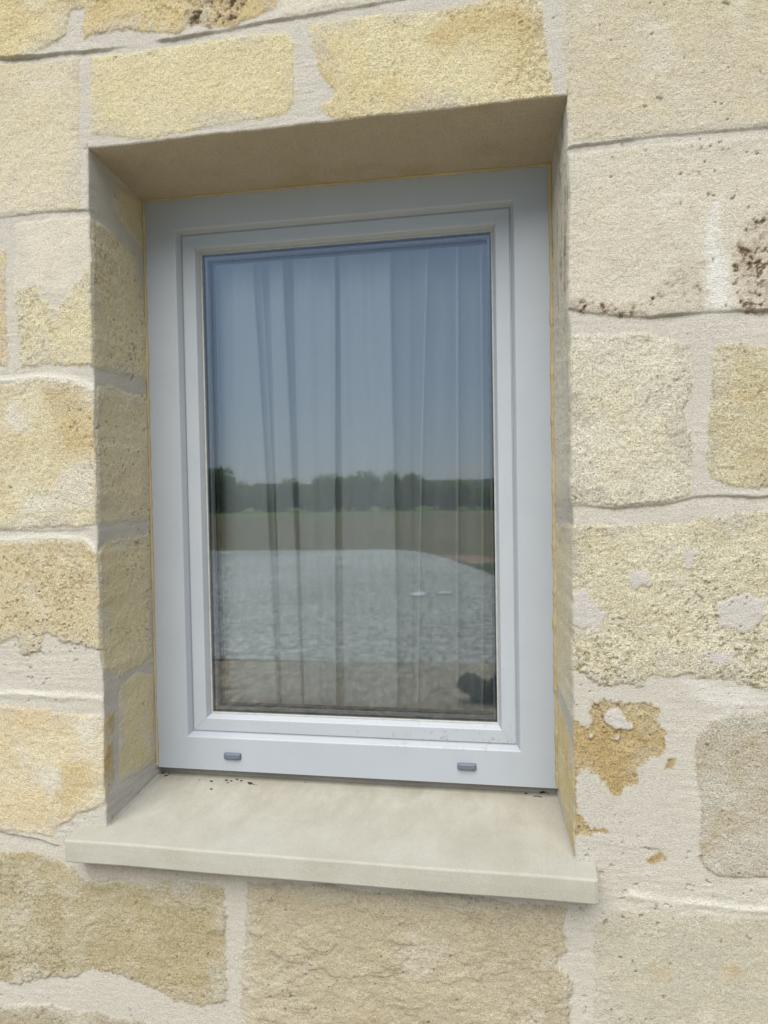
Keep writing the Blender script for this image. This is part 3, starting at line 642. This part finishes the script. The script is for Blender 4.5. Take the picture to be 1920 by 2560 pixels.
# ---------------------------------------------------------------- curtain behind the glass
CY = D + .082
k_ = 1920 / 1659
def onplane(px, py, Y):
    r = rt * ((px * k_ - 960) / 1793.23) + fw - up * ((py * k_ - 1280) / 1793.23); t = (Y + 1.0162) / r.y
    return .6348 + t * r.x, .4863 + t * r.z
# panels of cloth, each (x at top, x at bottom, depth step); gaps between panels show the dark room
PANELS = [[(459, 473, 19), (560, 570, 20), (640, 640, 19), (740, 745, 20), (800, 800, 19)],
          [(459, 474, 4), (500, 512, 0), (545, 602, 3), (520, 560, 12), (466, 482, 14)],
          [(497, 494, 10), (541, 590, 8), (556, 600, 16)],
          [(583, 606, 2), (598, 626, 0), (612, 650, 3), (590, 612, 12)],
          [(632, 654, 3), (660, 680, 0), (700, 706, 6), (722, 727, 1), (719, 724, 8), (690, 700, 14), (640, 664, 13)],
          [(731, 745, 4), (768, 790, 0), (800, 812, 6), (845, 858, 1), (838, 852, 9), (790, 800, 14), (750, 763, 15)],
          [(770, 775, 18), (880, 878, 14), (925, 903, 1), (917, 896, 5), (929, 908, 9), (955, 945, 16), (990, 993, 2), (982, 985, 6), (994, 997, 9), (1020, 1022, 15), (1042, 1046, 3), (1034, 1040, 8), (1058, 1066, 14), (1110, 1110, 6)]]
vv = []; ff = []; zr = np.linspace(-.12, 1.14, 60); nr = len(zr)
for CUR in PANELS:
    pts = []
    for a_, b_, y in CUR:
        xt, zt_ = onplane(a_, 560, CY); xb, zb_ = onplane(b_, 1500, CY); pts.append((xt, (xb - xt) / (zb_ - zt_), y * .0016, zt_))
    path = []
    for p, q in zip(pts[:-1], pts[1:]):
        n = max(3, int(abs(q[0] - p[0]) / .005))
        for i in range(n):
            t = i / n; e = t * t * (3 - 2 * t)
            path.append((p[0] + (q[0] - p[0]) * t, p[1] + (q[1] - p[1]) * t, p[2] + (q[2] - p[2]) * e, p[3]))
    path.append(pts[-1]); k0 = len(vv)
    for i, (x, sl, y, z0) in enumerate(path):
        for j, z in enumerate(zr):
            vv.append((x + sl * (z - z0) + .0012 * math.sin(z * 5 + x * 30), CY + y + .0016 * math.sin(x * 260 + z * 2.2) + .002 * math.sin(x * 95 - z * 3), z))
    for i in range(len(path) - 1):
        for j in range(nr - 1): ff.append((k0 + i * nr + j, k0 + (i + 1) * nr + j, k0 + (i + 1) * nr + j + 1, k0 + i * nr + j + 1))
cu = mobj('net_curtain', vv, ff, M_VOILE, None, True); tag(cu, 'sheer white net curtain hanging in vertical folds behind the window glass', 'curtain')
# room behind
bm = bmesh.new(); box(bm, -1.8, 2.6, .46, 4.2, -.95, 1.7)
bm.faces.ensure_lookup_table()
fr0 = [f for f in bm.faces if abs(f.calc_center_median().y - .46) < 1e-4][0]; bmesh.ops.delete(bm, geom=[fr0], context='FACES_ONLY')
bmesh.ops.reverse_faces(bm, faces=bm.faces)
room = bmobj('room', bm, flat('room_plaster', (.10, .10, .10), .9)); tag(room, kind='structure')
bm = bmesh.new(); box(bm, -3.49, 4.49, .45, 5.0, 2.10, 2.25); box(bm, -3.49, 4.49, 4.6, 5.0, -1.04, 2.10); box(bm, -3.49, -3.1, .45, 4.6, -1.04, 2.10); box(bm, 4.1, 4.49, .45, 4.6, -1.04, 2.10)
shell = bmobj('house_shell', bm, bpy.data.materials['wall_core'], wall)

# ---------------------------------------------------------------- debris on the sill
def crumb_mesh(seed, r):
    bm = bmesh.new(); bmesh.ops.create_icosphere(bm, subdivisions=1, radius=r * 1.25); rnd = random.Random(seed)
    for v in bm.verts: v.co *= rnd.uniform(.6, 1.3)
    for v in bm.verts: v.co.z *= .6
    me = bpy.data.meshes.new('dirt_crumb'); bm.to_mesh(me); bm.free(); return me
M_DIRT = flat('dark_dirt', (.035, .03, .025), .9); M_GRIT = flat('pale_grit', (.6, .57, .5), .9)
cm = [crumb_mesh(i, .0022) for i in range(5)]
for m_ in cm: m_.materials.append(M_DIRT)
cg = [crumb_mesh(i + 9, .0011) for i in range(3)]
for m_ in cg: m_.materials.append(M_GRIT)
def onsill(px, py):
    r = rt * ((px * k_ - 960) / 1793.23) + fw - up * ((py * k_ - 1280) / 1793.23)
    # z = ZF + .0775 (y - SF)
    t = (ZF + .0775 * (-1.0162 - SF) - .4863) / (r.z - .0775 * r.y); return (.6348 + t * r.x, -1.0162 + t * r.y, .4863 + t * r.z)
spots = [(353,1671,1),(358,1676,1.3),(366,1672,1),(377,1674,.7),(350,1668,.8),(457,1688,1),(489,1686,1.1),(500,1687,.8),(492,1691,.8),(512,1684,1.0),(521,1687,1),(540,1693,1.6),(548,1695,.6),(553,1696,.5),(456,1705,.9),(431,1685,.5),(658,1690,.5),(1144,1692,1.4),(1120,1701,.6),(1136,1714,1),(1209,1688,1.5),(1204,1683,1),(1150,1704,.6),(1172,1712,1.6),(345,1680,.6)]
for i, (a_, b_, s_) in enumerate(spots):
    o = bpy.data.objects.new('dirt_crumb', cm[i % 5]); C.objects.link(o); o.location = onsill(a_, b_); o.scale = (s_ * random.uniform(.8, 1.6), s_, s_); o.rotation_euler = (0, 0, random.uniform(0, 3))
    right = a_ > 1000
    tag(o, 'tiny dark dirt crumb on the sill near the right end of the frame' if right else 'tiny dark dirt crumb on the sill near the left end of the frame', 'crumb', 'dark crumbs on sill right' if right else 'dark crumbs on sill left')
for i in range(22):
    px = random.gauss(1188, 14); py = random.gauss(1700, 7); px = min(px, 1212)
    o = bpy.data.objects.new('pale_grit', cg[i % 3]); C.objects.link(o); o.location = onsill(px, py); o.rotation_euler = (0, 0, i)
    tag(o, 'tiny pale grain of grit in the right back corner of the sill', 'grit', 'pale grit on sill')
def twig(name, pl, r, label, cat):
    bm = bmesh.new(); prev = None
    for i, (a_, b_, dz) in enumerate(pl):
        p = Vector(onsill(a_, b_)) + Vector((0, 0, dz)); cur = [bm.verts.new(p + Vector((0, r * math.cos(q * 1.5708), r * math.sin(q * 1.5708)))) for q in range(4)]
        if prev:
            for q in range(4): bm.faces.new((prev[q], prev[(q + 1) % 4], cur[(q + 1) % 4], cur[q]))
        prev = cur
    bm.normal_update(); tag(bmobj(name, bm, M_DIRT), label, cat)
twig('twig', [(1152, 1721, .001), (1162, 1722, .002), (1170, 1723, .001)], .0006, 'thin dark twig lying on the sill below the right corner of the frame', 'twig')
twig('twig', [(1178, 1713, .001), (1183, 1717, .002), (1185, 1721, .001)], .0004, 'short curved twig on the sill close to the right jamb', 'twig')

# ---------------------------------------------------------------- the yard and field opposite (seen in the glass)
GZ0 = -1.0
def sheet(name, poly, z, mat, label=None):
    bm = bmesh.new(); vs_ = [bm.verts.new((x, y, z)) for x, y in poly]; f = bm.faces.new(vs_); bm.normal_update()
    if f.normal.z < 0: bmesh.ops.reverse_faces(bm, faces=[f])
    bmesh.ops.triangulate(bm, faces=bm.faces); o = bmobj(name, bm, mat); tag(o, kind='structure'); return o
def ground_mat(name, cs, scale, bumpd=0, vor=None):
    k = NT(name); co = k.coord(); n = k.noise(co, scale, 6, .65); n2 = k.noise(co, .25, 4, .6)
    a = k.ramp(n.outputs[0], [(.3 + .4 * i / (len(cs) - 1), c) for i, c in enumerate(cs)])
    b = k.ramp(n2.outputs[0], [(.35, (.72, .74, .70)), (.65, (1.1, 1.1, 1.08))]); a = k.mixc(1.0, a, b, 'MULTIPLY')
    if vor:
        v_ = k.new('ShaderNodeTexVoronoi'); v_.inputs['Scale'].default_value = vor; k.ln(co, v_.inputs['Vector'])
        c = k.ramp(v_.outputs['Color'], [(.15, (.42, .43, .43)), (.5, (.92, .92, .92)), (.9, (1.5, 1.5, 1.48))]); a = k.mixc(1.0, a, c, 'MULTIPLY')
        if bumpd: k.ln(k.bump(v_.outputs['Distance'], 1.0, bumpd), k.b.inputs['Normal'])
    k.ln(a, k.b.inputs['Base Color']); k.b.inputs['Roughness'].default_value = .95; k.b.inputs['Specular IOR Level'].default_value = .1; return k.m
m_field = ground_mat('field_grass', [(.11, .09, .045), (.15, .125, .06), (.12, .14, .05)], 1.2)
n_ = 96
bm = bmesh.new(); vs_ = [bm.verts.new((3500 * math.cos(2 * math.pi * i / n_), 3500 * math.sin(2 * math.pi * i / n_), GZ0 - .008)) for i in range(n_)]; bm.faces.new(vs_)
tag(bmobj('ground', bm, m_field), kind='structure')
sheet('gravel_yard', [(-30, -4.5), (-30, -17.2), (-14, -16.9), (-7, -16.8), (-4, -17.0), (-2.6, -17.0), (-1.8, -16.6), (-.9, -14.8), (-.1, -12.4), (.5, -10.8), (1.6, -9.6), (4, -8.8), (14, -8.6), (14, -4.7), (3, -4.75)], GZ0 - .004, ground_mat('pale_gravel', [(.36, .38, .36), (.50, .52, .49), (.62, .63, .60)], 7.0, .01, 26))
sheet('path', [(-30, -.02), (-30, -4.56), (-6, -4.52), (-2, -4.62), (-.6, -4.72), (.5, -4.83), (3, -4.78), (14, -4.72), (14, -.02)], GZ0, ground_mat('beige_path', [(.30, .25, .19), (.43, .37, .28), (.50, .44, .35)], 5.0, .006, 40))
sheet('bare_soil', [(-1.1, -15.6), (-.2, -15.3), (1.2, -13.4), (1.9, -11.8), (1.3, -11.3), (.45, -12.0), (-.25, -13.5), (-.9, -14.9)], GZ0 - .0055, ground_mat('orange_soil', [(.30, .19, .12), (.40, .27, .18)], 4.0))
sheet('green_verge', [(-.25, -13.2), (.2, -13.6), (5, -13.0), (12, -11), (12, -8.7), (4, -8.85), (1.6, -9.7), (.5, -10.9)], GZ0 - .0048, ground_mat('verge_grass', [(.05, .08, .03), (.08, .12, .04)], 6.0))
sheet('meadow_strip', [(-70, -48), (40, -48), (60, -70), (-90, -70)], GZ0 - .004, ground_mat('meadow_grass', [(.12, .20, .05), (.17, .26, .07)], 1.0))
# far wooded hill
bm = bmesh.new(); prev = None
for i in range(81):
    x = -900 + i * 22; hh = 13 + 7 * math.exp(-((x + 20) / 260) ** 2) + 2.5 * math.sin(x * .013) + 1.2 * math.sin(x * .051 + 1)
    cur = [bm.verts.new((x, -900, GZ0 - 1)), bm.verts.new((x, -960, hh * .7)), bm.verts.new((x, -1050, hh)), bm.verts.new((x, -1300, GZ0 - 1))]
    if prev:
        for q in range(3): bm.faces.new((prev[q], cur[q], cur[q + 1], prev[q + 1]))
    prev = cur
bmesh.ops.recalc_face_normals(bm, faces=bm.faces)
tag(bmobj('hills', bm, ground_mat('far_wood', [(.035, .06, .05), (.05, .08, .06)], .02), None, True), kind='structure')
# pale stones on the gravel
def rock(x, y, r, seed, label):
    bm = bmesh.new(); bmesh.ops.create_icosphere(bm, subdivisions=3, radius=1); rnd = random.Random(seed); ph = [rnd.uniform(0, 6) for _ in range(6)]
    for v in bm.verts:
        c = v.co.copy(); f = 1 + .12 * math.sin(c.x * 3 + ph[0]) + .1 * math.sin(c.y * 4 + ph[1]) + .08 * math.sin(c.z * 5 + c.x * 2 + ph[2])
        v.co = Vector((c.x * r * f * 1.3, c.y * r * f, c.z * r * f * .32))
    o = bmobj('pale_rock', bm, M_ROCK, None, True); o.location = (x, y, GZ0 + r * .1); tag(o, label, 'rock', 'pale rocks on the gravel')
M_ROCK = flat('white_stone', (.93, .93, .91), .8)
rock(-.71, -8.75, .11, 3, 'larger flat white rock on the gravel, mirrored in the glass'); rock(-.36, -8.96, .075, 5, 'smaller flat white rock on the gravel, mirrored at the right of the glass')

# shrubs of the hedge line, each with its own trunk and crown
def leaf_mat(name, a, b):
    k = NT(name); co = k.coord(); n = k.noise(co, 1.6, 4, .7); k.ln(k.ramp(n.outputs[0], [(.35, a), (.65, b)]), k.b.inputs['Base Color'])
    k.b.inputs['Roughness'].default_value = .7; k.b.inputs['Specular IOR Level'].default_value = .2
    tl = k.new('ShaderNodeBsdfTranslucent'); k.ln(k.b.inputs['Base Color'].links[0].from_socket, tl.inputs[0]); mx = k.new('ShaderNodeMixShader'); mx.inputs[0].default_value = .45
    k.ln(k.b.outputs[0], mx.inputs[1]); k.ln(tl.outputs[0], mx.inputs[2]); k.ln(mx.outputs[0], k.out.inputs[0]); return k.m
LM = [leaf_mat('leaves_dark', (.10, .17, .04), (.15, .25, .06)), leaf_mat('leaves_mid', (.09, .16, .04), (.16, .25, .07)), leaf_mat('leaves_light', (.12, .20, .055), (.19, .29, .09))]
M_BARK = flat('bark', (.08, .06, .045), .95)
def crown_mesh(seed, n, leaf, mat):
    rng = np.random.default_rng(seed); K = 9
    cen = np.stack([rng.uniform(-.62, .62, K), rng.uniform(-.5, .5, K), rng.uniform(.20, .74, K)], 1); rad = rng.uniform(.22, .40, K)
    w_ = rad ** 2; k = rng.choice(K, n, p=w_ / w_.sum()); dv = rng.normal(size=(n, 3)); dv /= np.linalg.norm(dv, axis=1)[:, None]
    p = cen[k] + dv * (rad[k] * (rng.random(n) ** .35) * rng.uniform(.85, 1.15, n))[:, None]; p[:, 2] = np.clip(p[:, 2], .0, 2)
    a = rng.normal(size=(n, 3)); a /= np.linalg.norm(a, axis=1)[:, None]; b = np.cross(a, rng.normal(size=(n, 3))); b /= np.linalg.norm(b, axis=1)[:, None]
    s = leaf * rng.uniform(.6, 1.4, n)[:, None]
    V_ = np.stack([p - a * s, p + b * s * .6, p + a * s, p - b * s * .6], 1).reshape(-1, 3)
    me = bpy.data.meshes.new('crown'); me.from_pydata(V_.tolist(), [], [(4 * i, 4 * i + 1, 4 * i + 2, 4 * i + 3) for i in range(n)]); me.materials.append(mat); return me
crowns = [[crown_mesh(10 * q + s, 5200, .045, LM[q]) for s in range(2)] for q in range(3)]
def trunk_mesh():
    bm = bmesh.new(); rnd = random.Random(4)
    for s_ in range(5):
        prev = None; a_ = s_ * 1.256; px = py = 0
        for i in range(6):
            z = i * .13; px = math.cos(a_) * z * .45 + rnd.uniform(-.01, .01); py = math.sin(a_) * z * .45 + rnd.uniform(-.01, .01); r = .022 * (1 - i / 7)
            cur = [bm.verts.new((px + r * math.cos(q * 1.0472), py + r * math.sin(q * 1.0472), z)) for q in range(6)]
            if prev:
                for q in range(6): bm.faces.new((prev[q], prev[(q + 1) % 6], cur[(q + 1) % 6], cur[q]))
            prev = cur
    me = bpy.data.meshes.new('trunk'); bm.to_mesh(me); bm.free(); me.materials.append(M_BARK); return me
TRK = trunk_mesh()
SHR = []
rs = random.Random(12); x = -37.0
while x < 9:
    env = 3.3 if x < -24.5 else (2.55 if x < -15 else (3.05 if x < -7 else (2.5 if x < -1.5 else 1.9)))
    SHR.append((x, -58 + rs.uniform(-1.6, 1.6), rs.uniform(2.6, 3.8), env * rs.uniform(.86, 1.12), rs.choice([0, 1, 1, 2])))
    x += rs.uniform(1.3, 2.1)
kinds = ['dark green', 'mid green', 'light green']
heights = ['tallest', 'tall', 'low']
for q, (x, y, wd, ht, kd) in enumerate(SHR):
    o = empty('hedge_shrub', (x, y, GZ0), '', 'shrub', 'shrubs along the far field edge')
    order = sorted(range(len(SHR)), key=lambda i: SHR[i][0]); rank = order.index(q) + 1
    tens = ['', '', 'twenty', 'thirty', 'forty']; ones = ['', 'first', 'second', 'third', 'fourth', 'fifth', 'sixth', 'seventh', 'eighth', 'ninth', 'tenth', 'eleventh', 'twelfth', 'thirteenth', 'fourteenth', 'fifteenth', 'sixteenth', 'seventeenth', 'eighteenth', 'nineteenth']
    ordn = ones[rank] if rank < 20 else (tens[rank // 10] + '-' + ones[rank % 10] if rank % 10 else {20: 'twentieth', 30: 'thirtieth', 40: 'fortieth'}[rank])
    o['label'] = '%s bushy shrub at the field edge, %s from the left of its row' % (kinds[kd], ordn)
    o.scale = (wd, wd * .9, ht); o.rotation_euler = (0, 0, random.uniform(-.4, .4))
    c = bpy.data.objects.new('crown', crowns[kd][q % 2]); C.objects.link(c); c.parent = o
    t = bpy.data.objects.new('trunk', TRK); C.objects.link(t); t.parent = o

o = empty('smudge_stand_in', (.44, -3.72, GZ0), 'added dark leafy clump on the beige path, stand-in for the smudge at the bottom right of the glass', 'shrub')  # clump added in place of an unidentified dark smudge, no bush known here
o.scale = (.25, .2, .19)
c = bpy.data.objects.new('crown', crown_mesh(77, 9000, .045, leaf_mat('smudge_leaves', (.045, .06, .04), (.07, .09, .055)))); C.objects.link(c); c.parent = o
t = bpy.data.objects.new('trunk', TRK); C.objects.link(t); t.parent = o
